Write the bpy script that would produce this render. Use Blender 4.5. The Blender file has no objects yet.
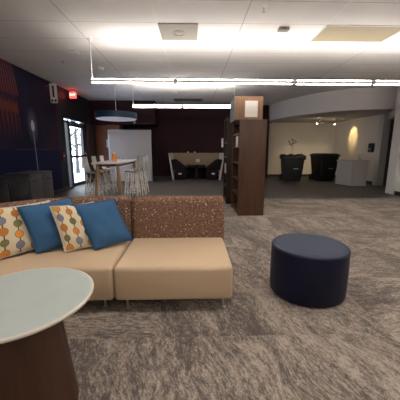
import bpy, bmesh, math, random
from mathutils import Vector, Matrix
random.seed(7)
scn = bpy.context.scene
COL = scn.collection
PI = math.pi
CEIL = 3.48
EYE = 1.42

# ------------------------------------------------------------------ materials
def new_mat(name):
    m = bpy.data.materials.new(name); m.use_nodes = True
    nt = m.node_tree; b = nt.nodes['Principled BSDF']
    return m, nt, b

def plain(name, col, rough=0.6, metal=0.0, bump=0.0, bscale=200, var=0.0, spec=None, sheen=0.0):
    m, nt, b = new_mat(name)
    b.inputs['Base Color'].default_value = (*col, 1)
    b.inputs['Roughness'].default_value = rough
    b.inputs['Metallic'].default_value = metal
    if spec is not None: b.inputs['Specular IOR Level'].default_value = spec
    if sheen: b.inputs['Sheen Weight'].default_value = sheen
    if bump or var:
        tc = nt.nodes.new('ShaderNodeTexCoord'); n = nt.nodes.new('ShaderNodeTexNoise')
        n.inputs['Scale'].default_value = bscale; n.inputs['Detail'].default_value = 3
        nt.links.new(tc.outputs['Object'], n.inputs['Vector'])
        if bump:
            bp = nt.nodes.new('ShaderNodeBump'); bp.inputs['Strength'].default_value = bump
            bp.inputs['Distance'].default_value = 0.004
            nt.links.new(n.outputs['Fac'], bp.inputs['Height']); nt.links.new(bp.outputs['Normal'], b.inputs['Normal'])
        if var:
            r = nt.nodes.new('ShaderNodeValToRGB')
            r.color_ramp.elements[0].position = 0.35; r.color_ramp.elements[1].position = 0.65
            r.color_ramp.elements[0].color = (*[c*(1-var) for c in col], 1)
            r.color_ramp.elements[1].color = (*[min(1, c*(1+var)) for c in col], 1)
            nt.links.new(n.outputs['Fac'], r.inputs['Fac']); nt.links.new(r.outputs['Color'], b.inputs['Base Color'])
    return m

def emit(name, col, strength):
    m, nt, b = new_mat(name)
    b.inputs['Base Color'].default_value = (*[min(1, c) for c in col], 1)
    b.inputs['Emission Color'].default_value = (*col, 1)
    b.inputs['Emission Strength'].default_value = strength
    return m

class G:
    """small node-graph writer"""
    def __init__(s, nt): s.nt = nt
    def n(s, t, **k):
        x = s.nt.nodes.new(t)
        for a, v in k.items(): setattr(x, a, v)
        return x
    def put(s, sock, v):
        if isinstance(v, (int, float)): sock.default_value = v
        elif isinstance(v, tuple): sock.default_value = v
        else: s.nt.links.new(v, sock)
    def m(s, op, a, b=0.0, c=0.0):
        x = s.n('ShaderNodeMath', operation=op)
        s.put(x.inputs[0], a); s.put(x.inputs[1], b); s.put(x.inputs[2], c)
        return x.outputs[0]
    def mix(s, f, a, b):
        x = s.n('ShaderNodeMix', data_type='RGBA')
        s.put(x.inputs[0], f); s.put(x.inputs[6], a); s.put(x.inputs[7], b)
        return x.outputs[2]
    def comb(s, x, y, z):
        c = s.n('ShaderNodeCombineXYZ'); s.put(c.inputs[0], x); s.put(c.inputs[1], y); s.put(c.inputs[2], z)
        return c.outputs[0]
    def noise(s, v, scale, detail=3, rough=0.5):
        x = s.n('ShaderNodeTexNoise'); s.put(x.inputs['Vector'], v)
        x.inputs['Scale'].default_value = scale; x.inputs['Detail'].default_value = detail
        x.inputs['Roughness'].default_value = rough
        return x.outputs['Fac']
    def step(s, a, b, v):          # smooth 0..1 between a and b
        x = s.n('ShaderNodeMapRange', interpolation_type='SMOOTHSTEP')
        s.put(x.inputs[0], v); x.inputs[1].default_value = a; x.inputs[2].default_value = b
        return x.outputs[0]
    def obj(s):
        t = s.n('ShaderNodeTexCoord'); x = s.n('ShaderNodeSeparateXYZ')
        s.nt.links.new(t.outputs['Object'], x.inputs[0])
        return x.outputs[0], x.outputs[1], x.outputs[2], t.outputs['Object']
def C4(*c): return (*c, 1.0)

def carpet_mat():
    m, nt, b = new_mat('carpet_pattern'); g = G(nt)
    x, y, z, v = g.obj()
    T = 0.92
    tx = g.m('FLOOR', g.m('DIVIDE', g.m('ADD', x, 0.3), T)); ty = g.m('FLOOR', g.m('DIVIDE', y, T))
    wn = g.n('ShaderNodeTexWhiteNoise', noise_dimensions='2D'); g.put(wn.inputs['Vector'], g.comb(tx, ty, 0.0))
    turn = g.m('GREATER_THAN', wn.outputs['Value'], 0.66)
    off = g.m('MULTIPLY', wn.outputs['Value'], 37.0)
    # bend the streaks
    bend = g.m('MULTIPLY', g.m('SUBTRACT', g.noise(v, 1.6, 2), 0.5), 0.35)
    u = g.m('ADD', x, bend); w = g.m('ADD', y, g.m('MULTIPLY', bend, -0.6))
    ua = g.m('ADD', u, g.m('MULTIPLY', w, 0.25))
    su = g.m('ADD', g.m('MULTIPLY', ua, g.m('SUBTRACT', 1.0, turn)), g.m('MULTIPLY', w, turn))
    sw = g.m('ADD', g.m('MULTIPLY', w, g.m('SUBTRACT', 1.0, turn)), g.m('MULTIPLY', u, turn))
    def L(a, c, o): return g.comb(g.m('MULTIPLY', su, a), g.m('MULTIPLY', sw, c), g.m('ADD', off, o))
    f = g.m('MULTIPLY', g.noise(L(2.8, 0.8, 0.0), 1.0, 3), 0.60)
    f = g.m('ADD', f, g.m('MULTIPLY', g.noise(L(16.0, 4.2, 3.0), 1.0, 4, .6), 0.60))
    f = g.m('ADD', f, g.m('MULTIPLY', g.noise(L(64.0, 22.0, 6.0), 1.0, 3, .6), 0.82))
    f = g.m('ADD', f, g.m('MULTIPLY', g.noise(L(150.0, 90.0, 9.0), 1.0, 2), 0.50))
    r = g.n('ShaderNodeValToRGB'); e = r.color_ramp.elements
    nt.links.new(g.m('SUBTRACT', f, 0.76), r.inputs['Fac'])
    e[0].position = 0.32; e[0].color = C4(.078, .066, .062)
    e[1].position = 0.70; e[1].color = C4(.380, .325, .270)
    q = e.new(0.45); q.color = C4(.140, .117, .106)
    q = e.new(0.54); q.color = C4(.232, .195, .166)
    nt.links.new(r.outputs['Color'], b.inputs['Base Color'])
    b.inputs['Roughness'].default_value = 0.95; b.inputs['Specular IOR Level'].default_value = 0.1
    b.inputs['Sheen Weight'].default_value = 0.22; b.inputs['Sheen Roughness'].default_value = 0.5; b.inputs['Sheen Tint'].default_value = (1, .86, .72, 1)
    bp = g.n('ShaderNodeBump'); bp.inputs['Strength'].default_value = 0.5; bp.inputs['Distance'].default_value = 0.006
    nt.links.new(g.noise(v, 170, 3), bp.inputs['Height']); nt.links.new(bp.outputs['Normal'], b.inputs['Normal'])
    return m

def carpet_dark_mat():
    m, nt, b = new_mat('carpet_dark'); g = G(nt)
    x, y, z, v = g.obj()
    f = g.noise(g.comb(g.m('MULTIPLY', x, 2.0), g.m('MULTIPLY', y, 7.0), 0.0), 1.0, 4)
    f2 = g.noise(v, 90, 2)
    k = g.m('ADD', g.m('MULTIPLY', f, 0.6), g.m('MULTIPLY', f2, 0.4))
    c = g.mix(g.step(0.35, 0.65, k), C4(.066, .056, .051), C4(.112, .096, .086))
    nt.links.new(c, b.inputs['Base Color'])
    b.inputs['Roughness'].default_value = 0.55; b.inputs['Specular IOR Level'].default_value = 0.4
    return m

def ceiling_mat():
    m, nt, b = new_mat('ceiling_tiles'); g = G(nt)
    x, y, z, v = g.obj()
    def line(c, o, per, w):
        d = g.m('PINGPONG', g.m('SUBTRACT', c, o), per/2)
        return g.m('LESS_THAN', d, w)
    ly = line(y, 4.925, 0.70, 0.006)
    lx = line(x, -0.577, 1.42, 0.007)
    main = line(x, -0.577, 2.84, 0.013)
    edge = g.m('MAXIMUM', ly, lx)
    pits = g.step(0.58, 0.70, g.noise(v, 75, 2))
    big = g.noise(v, 0.8, 2)
    base = g.mix(g.step(.3, .7, big), C4(.77, .74, .71), C4(.82, .79, .765))
    c = g.mix(g.m('MULTIPLY', pits, 0.22), base, C4(.42, .39, .36))
    c = g.mix(g.m('MULTIPLY', edge, 0.7), c, C4(.30, .27, .25))
    c = g.mix(g.m('MULTIPLY', main, 0.75), c, C4(.90, .88, .84))
    nt.links.new(c, b.inputs['Base Color'])
    b.inputs['Roughness'].default_value = 0.85; b.inputs['Specular IOR Level'].default_value = 0.15
    return m

def mural_mat():
    m, nt, b = new_mat('mural_print'); g = G(nt)
    x, y, z, v = g.obj()
    n1 = g.noise(v, 0.7, 3)
    c = g.mix(g.step(.35, .65, n1), C4(.006, .007, .024), C4(.017, .013, .042))
    n2 = g.noise(v, 1.6, 2)
    haze = g.m('MULTIPLY', g.step(7.9, 8.6, y), g.m('MULTIPLY', g.step(2.9, 2.2, z), g.step(.4, .6, n2)))
    c = g.mix(haze, c, C4(.040, .012, .018))
    # blue band along the foot
    low = g.step(1.43, 1.39, z)
    c = g.mix(low, c, C4(.005, .007, .040))
    c = g.mix(g.m('MULTIPLY', g.m('LESS_THAN', g.m('ABSOLUTE', g.m('SUBTRACT', z, 1.42)), 0.008), g.step(6.9, 7.0, y)), c, C4(.07, .05, .09))
    # red facade, upper left
    inA = g.m('MULTIPLY', g.m('LESS_THAN', y, g.m('ADD', 7.18, g.m('MULTIPLY', g.m('SUBTRACT', 3.48, z), 0.22))), g.m('GREATER_THAN', z, 2.75))
    st = g.m('PINGPONG', g.m('ADD', y, g.m('MULTIPLY', z, 0.12)), 0.045)
    fl = g.m('PINGPONG', z, 0.06)
    fa = g.mix(g.step(.012, .034, st), C4(.045, .018, .035), C4(.21, .065, .085))
    fa = g.mix(g.m('MULTIPLY', g.step(.04, .05, fl), .5), fa, C4(.05, .02, .03))
    fa = g.mix(g.step(3.2, 2.75, z), fa, g.mix(g.step(.012, .03, st), C4(.06, .012, .02), C4(.20, .045, .05)))
    c = g.mix(inA, c, fa)
    inB = g.m('MULTIPLY', g.m('LESS_THAN', y, 7.25), g.m('MULTIPLY', g.m('LESS_THAN', z, 2.75), g.step(1.55, 2.3, z)))
    st2 = g.m('PINGPONG', g.m('ADD', y, g.m('MULTIPLY', g.noise(v, 3, 2), .06)), 0.075)
    fb = g.mix(g.step(.02, .055, st2), C4(.028, .010, .020), C4(.12, .028, .028))
    fb = g.mix(g.m('MULTIPLY', g.step(2.28, 2.38, z), g.step(2.62, 2.5, z)), fb, C4(.15, .035, .028))
    fb = g.mix(g.step(2.56, 2.64, z), fb, C4(.04, .018, .045))
    c = g.mix(inB, c, fb)
    # the white bulb with its halo and stalk
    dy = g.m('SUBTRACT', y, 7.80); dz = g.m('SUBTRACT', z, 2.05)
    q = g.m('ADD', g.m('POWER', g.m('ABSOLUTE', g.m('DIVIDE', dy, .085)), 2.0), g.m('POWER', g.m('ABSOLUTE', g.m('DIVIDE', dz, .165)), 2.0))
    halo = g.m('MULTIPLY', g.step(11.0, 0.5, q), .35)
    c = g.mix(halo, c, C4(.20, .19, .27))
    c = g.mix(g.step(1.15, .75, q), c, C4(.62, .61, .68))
    sx = g.m('ABSOLUTE', g.m('ADD', dy, g.m('MULTIPLY', g.m('SUBTRACT', 1.9, z), -.02)))
    stalk = g.m('MULTIPLY', g.m('LESS_THAN', sx, .021), g.m('MULTIPLY', g.m('LESS_THAN', z, 1.95), g.m('GREATER_THAN', z, .75)))
    c = g.mix(stalk, c, C4(.24, .25, .38))
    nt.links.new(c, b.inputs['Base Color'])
    b.inputs['Roughness'].default_value = 0.6; b.inputs['Specular IOR Level'].default_value = 0.2
    return m

def wood_mat(name, dark, light, axis='z', rough=0.42, scale=1.0):
    m, nt, b = new_mat(name); g = G(nt)
    x, y, z, v = g.obj()
    s = {'x': (2, 28, 28), 'y': (28, 2, 28), 'z': (28, 28, 1.6)}[axis]
    p = g.comb(g.m('MULTIPLY', x, s[0]*scale), g.m('MULTIPLY', y, s[1]*scale), g.m('MULTIPLY', z, s[2]*scale))
    f = g.noise(p, 1.0, 5, .6)
    f2 = g.noise(p, 0.18, 2)
    k = g.m('ADD', g.m('MULTIPLY', f, .6), g.m('MULTIPLY', f2, .4))
    nt.links.new(g.mix(g.step(.36, .64, k), C4(*dark), C4(*light)), b.inputs['Base Color'])
    b.inputs['Roughness'].default_value = rough
    return m

def speckle_mat():
    m, nt, b = new_mat('speckled_upholstery'); g = G(nt)
    x, y, z, v = g.obj()
    vo = g.n('ShaderNodeTexVoronoi'); vo.inputs['Scale'].default_value = 31; vo.inputs['Randomness'].default_value = 1.0
    g.put(vo.inputs['Vector'], g.comb(x, g.m('MULTIPLY', y, 1.0), z))
    dots = g.step(.25, .17, vo.outputs['Distance'])
    wn = g.n('ShaderNodeSeparateColor'); nt.links.new(vo.outputs['Color'], wn.inputs[0])
    keep = g.m('GREATER_THAN', wn.outputs[0], .38)
    base = g.mix(g.step(.38, .62, g.noise(v, 46, 4)), C4(.125, .068, .045), C4(.235, .140, .098))
    hv = g.mix(wn.outputs[1], C4(.40, .26, .16), C4(.88, .76, .62))
    nt.links.new(g.mix(g.m('MULTIPLY', g.m('MULTIPLY', dots, keep), .9), base, hv), b.inputs['Base Color'])
    b.inputs['Roughness'].default_value = .9; b.inputs['Specular IOR Level'].default_value = .15
    return m

def bead_mat():
    """cream cloth printed with strings of coloured discs (UV based)"""
    m, nt, b = new_mat('beaded_print'); g = G(nt)
    uv = g.n('ShaderNodeTexCoord'); sp = g.n('ShaderNodeSeparateXYZ'); nt.links.new(uv.outputs['UV'], sp.inputs[0])
    NC, NR = 4.3, 4.4
    U = g.m('MULTIPLY', sp.outputs[0], NC); cu = g.m('FLOOR', U); fu = g.m('SUBTRACT', g.m('FRACT', U), .5)
    h0 = g.n('ShaderNodeTexWhiteNoise', noise_dimensions='1D'); nt.links.new(g.m('ADD', cu, 3.3), h0.inputs['W'])
    odd = g.m('MODULO', cu, 2.0)
    V = g.m('ADD', g.m('MULTIPLY', sp.outputs[1], NR), g.m('ADD', g.m('MULTIPLY', odd, .5), g.m('MULTIPLY', h0.outputs['Value'], .3)))
    cv = g.m('FLOOR', V); fv = g.m('SUBTRACT', g.m('FRACT', V), .5)
    h = g.n('ShaderNodeTexWhiteNoise', noise_dimensions='2D'); g.put(h.inputs['Vector'], g.comb(cu, cv, 0.0))
    d = g.m('SQRT', g.m('ADD', g.m('POWER', g.m('ABSOLUTE', g.m('MULTIPLY', fu, 1.22)), 2.0), g.m('POWER', g.m('ABSOLUTE', g.m('MULTIPLY', fv, 1.05)), 2.0)))
    rad = g.m('ADD', .33, g.m('MULTIPLY', h.outputs['Value'], .10))
    disc = g.m('LESS_THAN', d, rad)
    rim = g.m('MULTIPLY', disc, g.m('GREATER_THAN', d, g.m('SUBTRACT', rad, .045)))
    seq = g.m('MODULO', g.m('ADD', g.m('ADD', cv, g.m('MULTIPLY', cu, 2.0)), 60.0), 4.0)
    col = g.mix(g.m('GREATER_THAN', seq, .5), C4(.66, .245, .045), C4(.20, .19, .075))
    col = g.mix(g.m('GREATER_THAN', seq, 1.5), col, C4(.62, .225, .04))
    col = g.mix(g.m('GREATER_THAN', seq, 2.5), col, C4(.22, .235, .33))
    cloth = g.mix(g.noise(uv.outputs['UV'], 60, 2), C4(.60, .50, .33), C4(.78, .69, .50))
    line = g.m('LESS_THAN', g.m('ABSOLUTE', fu), .045)
    c = g.mix(line, cloth, C4(.13, .10, .07))
    c = g.mix(disc, c, col); c = g.mix(rim, c, C4(.16, .12, .08))
    nt.links.new(c, b.inputs['Base Color'])
    b.inputs['Roughness'].default_value = .9; b.inputs['Specular IOR Level'].default_value = .15
    return m

def notice_mat(name, rows=14):
    m, nt, b = new_mat(name); g = G(nt)
    x, y, z, v = g.obj()
    r = g.m('PINGPONG', z, .0125)
    gate = g.m('GREATER_THAN', g.noise(g.comb(g.m('MULTIPLY', x, 60.0), g.m('MULTIPLY', y, 60.0), g.m('MULTIPLY', z, 40.0)), 1.0, 1), .44)
    t = g.m('MULTIPLY', g.m('LESS_THAN', r, .0035), gate)
    nt.links.new(g.mix(g.m('MULTIPLY', t, .7), C4(.55, .52, .47), C4(.25, .22, .20)), b.inputs['Base Color'])
    b.inputs['Roughness'].default_value = .7
    return m

M = {}
M['carpet'] = carpet_mat(); M['carpet_dark'] = carpet_dark_mat(); M['ceiling'] = ceiling_mat()
M['mural'] = mural_mat(); M['speckle'] = speckle_mat(); M['bead'] = bead_mat()
M['notice'] = notice_mat('notice_paper')
M['purple'] = plain('aubergine_paint', (.0235, .0068, .0095), .7, var=.08, bscale=2, spec=.2)
M['wallnavy'] = plain('navy_paint', (.010, .009, .014), .6)
M['boxside'] = plain('indigo_side', (.018, .014, .035), .6)
M['rustwall'] = plain('rust_paint', (.21, .066, .027), .6, var=.12, bscale=1.5)
M['mauve'] = plain('mauve_paint', (.060, .040, .046), .6)
M['greywall'] = plain('pale_grey_paint', (.55, .52, .49), .65, var=.03, bscale=2)
M['cream_wall'] = plain('cream_paint', (.66, .60, .52), .65, var=.03, bscale=1.2)
M['base'] = plain('dark_baseboard', (.022, .020, .020), .5)
M['tan'] = plain('tan_upholstery', (.58, .435, .29), .62, bump=.25, bscale=160, var=.03, spec=.3)
M['blue'] = plain('blue_cloth', (.038, .112, .228), .85, bump=.3, bscale=260, var=.08, spec=.2, sheen=.05)
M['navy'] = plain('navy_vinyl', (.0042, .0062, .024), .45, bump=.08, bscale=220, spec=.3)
M['navy_lit_top'] = plain('navy_vinyl_lit_top', (.028, .040, .072), .5, bump=.08, bscale=220, spec=.3)  # same navy vinyl, paler for the overhead light on the ottoman top
M['chrome'] = plain('brushed_steel', (.60, .58, .55), .28, 1.0)
M['steel'] = plain('satin_steel', (.42, .41, .40), .4, 1.0)
M['laminate'] = plain('pale_green_laminate', (.43, .485, .47), .33, var=.03, bscale=5, spec=.4)
M['edgeband'] = plain('cream_edge_band', (.62, .57, .48), .5)
M['browncone'] = wood_mat('dark_walnut_veneer', (.046, .019, .0095), (.070, .029, .015), 'z', .45)
M['walnut'] = wood_mat('walnut_veneer', (.058, .0215, .0085), (.098, .040, .017), 'z', .42)
M['walnut_lit'] = wood_mat('walnut_veneer_lit', (.135, .064, .028), (.19, .098, .047), 'z', .42)  # walnut made paler for the light falling on the box from above
M['darkwood'] = wood_mat('espresso_veneer', (.020, .010, .008), (.034, .017, .012), 'z', .45)
M['oak'] = wood_mat('oak_leg', (.33, .185, .085), (.46, .275, .13), 'z', .45)
M['tabletop'] = plain('pale_table_laminate', (.78, .73, .69), .4)
M['underside'] = plain('dark_apron', (.05, .035, .028), .5)
M['white_wire'] = plain('white_coated_wire', (.85, .80, .73), .4)
M['white_shell'] = plain('white_shell', (.85, .80, .74), .45)
M['white_metal'] = plain('white_enamel', (.78, .76, .73), .4)
M['lens'] = emit('lit_lens', (1.0, .93, .865), 10.0)
M['lensup'] = emit('lit_uplens', (1.0, .93, .865), 15.5)
M['diffuser_blue'] = plain('blue_drum', (.006, .037, .080), .6)
M['drum_lens'] = emit('frosted_lens', (.80, .80, .90), .06)
M['panel_off'] = plain('yellowed_diffuser', (.33, .275, .18), .5, bump=.2, bscale=130)
M['vent'] = plain('grey_vent', (.26, .235, .20), .5)
M['ventdark'] = plain('dark_vent_slots', (.10, .09, .085), .6)
M['fascia'] = plain('grey_fascia', (.56, .525, .50), .65)
M['whiteboard'] = plain('whiteboard_face', (.30, .255, .245), .55)
M['cabinet_white'] = plain('white_laminate', (.36, .335, .305), .45)
M['cabinet_grey'] = plain('grey_laminate', (.070, .068, .070), .45)
M['black'] = plain('black_plastic', (.008, .008, .010), .45)
M['bin'] = plain('black_bin_plastic', (.0045, .0045, .0065), .55, bump=.1, bscale=60)
M['bag'] = plain('translucent_bag', (.20, .19, .19), .35)
M['rubber'] = plain('tyre_rubber', (.008, .008, .008), .8)
M['boothtan'] = plain('booth_tan', (.25, .185, .12), .75, bump=.3, bscale=120)
M['boothedge'] = plain('booth_edge', (.58, .51, .43), .5)
M['boothdark'] = plain('booth_plum', (.010, .0055, .0085), .8, spec=.15)
M['tag'] = plain('white_tag', (.55, .52, .48), .5)
M['red'] = plain('alarm_red', (.11, .014, .012), .5)
M['signred'] = emit('exit_red', (1.0, .07, .06), 1.1)
M['signwhite'] = plain('sign_white', (.82, .79, .78), .5)
M['signdark'] = plain('sign_oxblood', (.12, .025, .03), .5)
M['frame'] = plain('bronze_door_frame', (.012, .011, .012), .4, .3)
M['orange'] = plain('orange_juice_plastic', (.85, .26, .03), .3)
M['cap'] = plain('bottle_cap', (.75, .70, .62), .4)
M['spot_glow'] = emit('spot_bulb', (1.0, .80, .50), 26.0)
M['twig'] = plain('dried_twig', (.15, .10, .08), .8)
M['bud'] = plain('dark_bud', (.045, .028, .03), .7)
M['sprig'] = plain('pale_sprig', (.55, .50, .45), .7)
M['bark'] = plain('grey_bark', (.045, .040, .038), .9, var=.3, bscale=8)
M['snow'] = plain('pale_pavement', (.42, .48, .62), .9, var=.1, bscale=1.0)
M['screen'] = plain('dark_screen', (.012, .012, .016), .25)
def glass_mat(name, tint=(.95, .97, 1)):
    m, nt, b = new_mat(name)
    b.inputs['Base Color'].default_value = (*tint, 1)
    b.inputs['Roughness'].default_value = .02
    b.inputs['Transmission Weight'].default_value = 1.0
    b.inputs['IOR'].default_value = 1.45
    return m
M['glass'] = glass_mat('clear_glass')
def thin_glass():
    m = bpy.data.materials.new('door_glass'); m.use_nodes = True; nt = m.node_tree
    nt.nodes.clear(); o = nt.nodes.new('ShaderNodeOutputMaterial'); mx = nt.nodes.new('ShaderNodeMixShader')
    t = nt.nodes.new('ShaderNodeBsdfTransparent'); gl = nt.nodes.new('ShaderNodeBsdfGlossy')
    t.inputs[0].default_value = (.92, .95, .97, 1); gl.inputs['Roughness'].default_value = .02
    mx.inputs[0].default_value = .06
    nt.links.new(t.outputs[0], mx.inputs[1]); nt.links.new(gl.outputs[0], mx.inputs[2]); nt.links.new(mx.outputs[0], o.inputs[0])
    return m
M['pane'] = thin_glass()

# ------------------------------------------------------------------ mesh helpers
def bm_(): return bmesh.new()
def merge(dst, src):
    me = bpy.data.meshes.new('tmp'); src.to_mesh(me); src.free(); dst.from_mesh(me); bpy.data.meshes.remove(me)

def box(bm, x0, x1, y0, y1, z0, z1, bev=0.0, seg=2):
    b = bmesh.new(); bmesh.ops.create_cube(b, size=1)
    for v in b.verts:
        v.co = Vector(((x0+x1)/2+v.co.x*(x1-x0), (y0+y1)/2+v.co.y*(y1-y0), (z0+z1)/2+v.co.z*(z1-z0)))
    if bev: bmesh.ops.bevel(b, geom=list(b.edges), offset=bev, segments=seg, profile=.5, affect='EDGES')
    merge(bm, b); return bm

def prism(bm, pts, z0, z1, bev=0.0, seg=3, lean=None):
    b = bmesh.new()
    lo = [b.verts.new((p[0], p[1], z0)) for p in pts]; hi = [b.verts.new((p[0], p[1], z1)) for p in pts]
    n = len(pts)
    b.faces.new(lo[::-1]); b.faces.new(hi)
    for i in range(n): b.faces.new((lo[i], lo[(i+1) % n], hi[(i+1) % n], hi[i]))
    bmesh.ops.recalc_face_normals(b, faces=b.faces)
    if bev:
        ed = [e for e in b.edges if len(e.link_faces) == 2 and e.calc_face_angle(0) > .6]
        bmesh.ops.bevel(b, geom=ed, offset=bev, segments=seg, profile=.5, affect='EDGES')
    merge(bm, b); return bm

def tube(bm, pts, r, n=8, r2=None, caps=True):
    pts = [Vector(p) for p in pts]; b = bmesh.new(); rings = []
    for i, p in enumerate(pts):
        if i == 0: d = pts[1]-pts[0]
        elif i == len(pts)-1: d = pts[-1]-pts[-2]
        else: d = (pts[i+1]-pts[i]).normalized()+(pts[i]-pts[i-1]).normalized()
        d.normalize()
        a = d.cross(Vector((0, 0, 1)))
        if a.length < 1e-3: a = d.cross(Vector((1, 0, 0)))
        a.normalize(); c = d.cross(a)
        rr = r if r2 is None else r+(r2-r)*i/(len(pts)-1)
        rings.append([b.verts.new(p+a*rr*math.cos(2*PI*k/n)+c*rr*math.sin(2*PI*k/n)) for k in range(n)])
    for i in range(len(rings)-1):
        for k in range(n): b.faces.new((rings[i][k], rings[i][(k+1) % n], rings[i+1][(k+1) % n], rings[i+1][k]))
    if caps: b.faces.new(rings[0][::-1]); b.faces.new(rings[-1])
    bmesh.ops.recalc_face_normals(b, faces=b.faces)
    merge(bm, b); return bm

def lathe(bm, prof, cx=0, cy=0, n=48, cap=True):
    b = bmesh.new(); rings = []
    for (r, z) in prof:
        rings.append([b.verts.new((cx+r*math.cos(2*PI*k/n), cy+r*math.sin(2*PI*k/n), z)) for k in range(n)])
    for i in range(len(rings)-1):
        for k in range(n): b.faces.new((rings[i][k], rings[i][(k+1) % n], rings[i+1][(k+1) % n], rings[i+1][k]))
    if cap: b.faces.new(rings[0][::-1]); b.faces.new(rings[-1])
    bmesh.ops.recalc_face_normals(b, faces=b.faces)
    merge(bm, b); return bm

def ring(bm, c, R, r, n=40, axis='z', sx=1, sy=1):
    pts = []
    for k in range(n+1):
        a = 2*PI*k/n; p = (R*math.cos(a)*sx, R*math.sin(a)*sy)
        pts.append({'z': (c[0]+p[0], c[1]+p[1], c[2]), 'y': (c[0]+p[0], c[1], c[2]+p[1]), 'x': (c[0], c[1]+p[0], c[2]+p[1])}[axis])
    return tube(bm, pts, r, 6, caps=False)

def sphere(bm, c, r, n=10):
    b = bmesh.new(); bmesh.ops.create_uvsphere(b, u_segments=n, v_segments=max(5, n//2), radius=1)
    rr = r if isinstance(r, tuple) else (r, r, r)
    for v in b.verts: v.co = Vector((c[0]+v.co.x*rr[0], c[1]+v.co.y*rr[1], c[2]+v.co.z*rr[2]))
    merge(bm, b); return bm

def obj(name, bm, mat, parent=None, smooth=True, angle=.6):
    me = bpy.data.meshes.new(name); bm.to_mesh(me); bm.free()
    if smooth:
        for p in me.polygons: p.use_smooth = True
        me.set_sharp_from_angle(angle=angle)
    me.materials.append(M[mat] if isinstance(mat, str) else mat)
    o = bpy.data.objects.new(name, me); COL.objects.link(o)
    if parent is not None:
        o.parent = parent; o.matrix_parent_inverse = Matrix.Translation(-parent.location) if False else Matrix.Identity(4)
    return o

def tag(o, label, cat, group=None, kind=None):
    o['label'] = label; o['category'] = cat
    if group: o['group'] = group
    if kind: o['kind'] = kind
    return o
def thing(name, label, cat, loc=(0, 0, 0), rz=0, group=None):
    o = bpy.data.objects.new(name, None); COL.objects.link(o); o.empty_display_size = .1
    o.location = loc; o.rotation_euler = (0, 0, rz)
    return tag(o, label, cat, group)
def struct(name, bm, mat, label=None, cat=None, parent=None, smooth=False):
    o = obj(name, bm, mat, parent, smooth)
    if parent is None:
        o['kind'] = 'structure'
        if label: o['label'] = label; o['category'] = cat
    return o
def dup(root, loc, rz=0, label=None, scale=None):
    r = root.copy(); COL.objects.link(r); r.location = loc; r.rotation_euler = (0, 0, rz)
    if label: r['label'] = label
    if scale: r.scale = scale
    for ch in list(root.children):
        c = ch.copy(); COL.objects.link(c); c.parent = r
        for gch in list(ch.children):
            d = gch.copy(); COL.objects.link(d); d.parent = c
    return r

# ------------------------------------------------------------------ room shell
b = bm_(); box(b, -4.9, 6.9, -4.4, 7.66, -.1, 0)
struct('floor', b, 'carpet', 'mottled beige and grey streaked carpet of the lounge', 'floor')
b = bm_(); box(b, -4.9, 9.6, 7.66, 14.6, -.1, 0)
struct('floor_far', b, 'carpet_dark', 'dark grey carpet beyond the patterned carpet', 'floor')
b = bm_(); box(b, -4.9, 9.6, -4.4, 14.6, CEIL, CEIL+.12)
struct('ceiling', b, 'ceiling', 'pale tiled ceiling over the lounge', 'ceiling')
XL = -4.42
DY0, DY1, DZ = 9.62, 11.50, 2.36
b = bm_()
box(b, XL-.14, XL, -4.4, DY0, 0, CEIL); box(b, XL-.14, XL, DY1, 13.46, 0, CEIL); box(b, XL-.14, XL, DY0, DY1, DZ+.16, CEIL)
struct('wall_left', b, 'wallnavy', 'black painted left wall with the glazed door', 'wall')
b = bm_(); box(b, XL, XL+.03, 11.62, 12.50, 0, 2.45)
struct('trim_1', b, 'mauve', 'mauve strip of wall between the door and the corner', 'trim')
b = bm_(); box(b, -4.56, 3.72, 13.3, 13.46, 0, CEIL)
struct('wall_back', b, 'purple', 'dark aubergine back wall', 'wall')
b = bm_(); box(b, -4.42, -1.62, 12.2, 13.3, 2.50, CEIL)
struct('ceiling_bulkhead', b, 'purple', 'dark bulkhead over the whiteboard corner', 'bulkhead')
b = bm_(); box(b, -4.42, -3.30, 12.62, 13.3, .0, 2.50)
struct('trim_2', b, 'rustwall', 'rust brown wall panel left of the whiteboard', 'trim')
b = bm_(); box(b, XL, XL+.05, 12.46, 12.58, 0, 2.50)
struct('trim_3', b, 'frame', 'dark post beside the rust wall panel', 'trim')
b = bm_(); box(b, 3.66, 7.6, 14.1, 14.24, 0, CEIL); box(b, 3.64, 3.72, 13.3, 14.2, 0, CEIL)
struct('wall_alcove', b, 'cream_wall', 'cream back wall of the bin alcove', 'wall')
b = bm_(); box(b, 7.35, 7.5, 10.6, 14.2, 0, CEIL)
struct('wall_alcove_side', b, 'cream_wall', 'cream side wall of the alcove with the warm spot pool', 'wall')
b = bm_(); box(b, 7.28, 7.56, 10.42, 10.66, 0, CEIL, .01)
struct('trim_4', b, 'greywall', 'pale post at the end of the alcove side wall', 'trim')
b = bm_(); box(b, 7.56, 7.64, 10.36, 10.5, 0, 2.55)
struct('trim_5', b, 'mauve', 'dark jamb of the unlit doorway', 'trim')
b = bm_(); box(b, 6.42, 6.62, -4.4, 8.62, 0, CEIL, .01)
struct('wall_right', b, 'greywall', 'pale grey right wall ending beside the dark doorway', 'wall')
b = bm_(); box(b, 6.36, 6.42, 8.26, 8.62, 0, CEIL, .008)
struct('trim_6', b, 'greywall', 'pale pilaster at the end of the right wall', 'trim')
b = bm_(); box(b, 9.0, 9.14, 8.4, 14.2, 0, CEIL); box(b, 6.6, 9.1, 8.36, 8.48, 0, CEIL); box(b, 7.4, 9.1, 14.1, 14.2, 0, CEIL)
struct('wall_corridor', b, 'wallnavy', 'black walls of the unlit corridor', 'wall')
b = bm_(); box(b, -4.6, 6.7, -4.4, -4.26, 0, CEIL)
struct('wall_front', b, 'greywall', 'pale wall behind the camera', 'wall')

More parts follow.
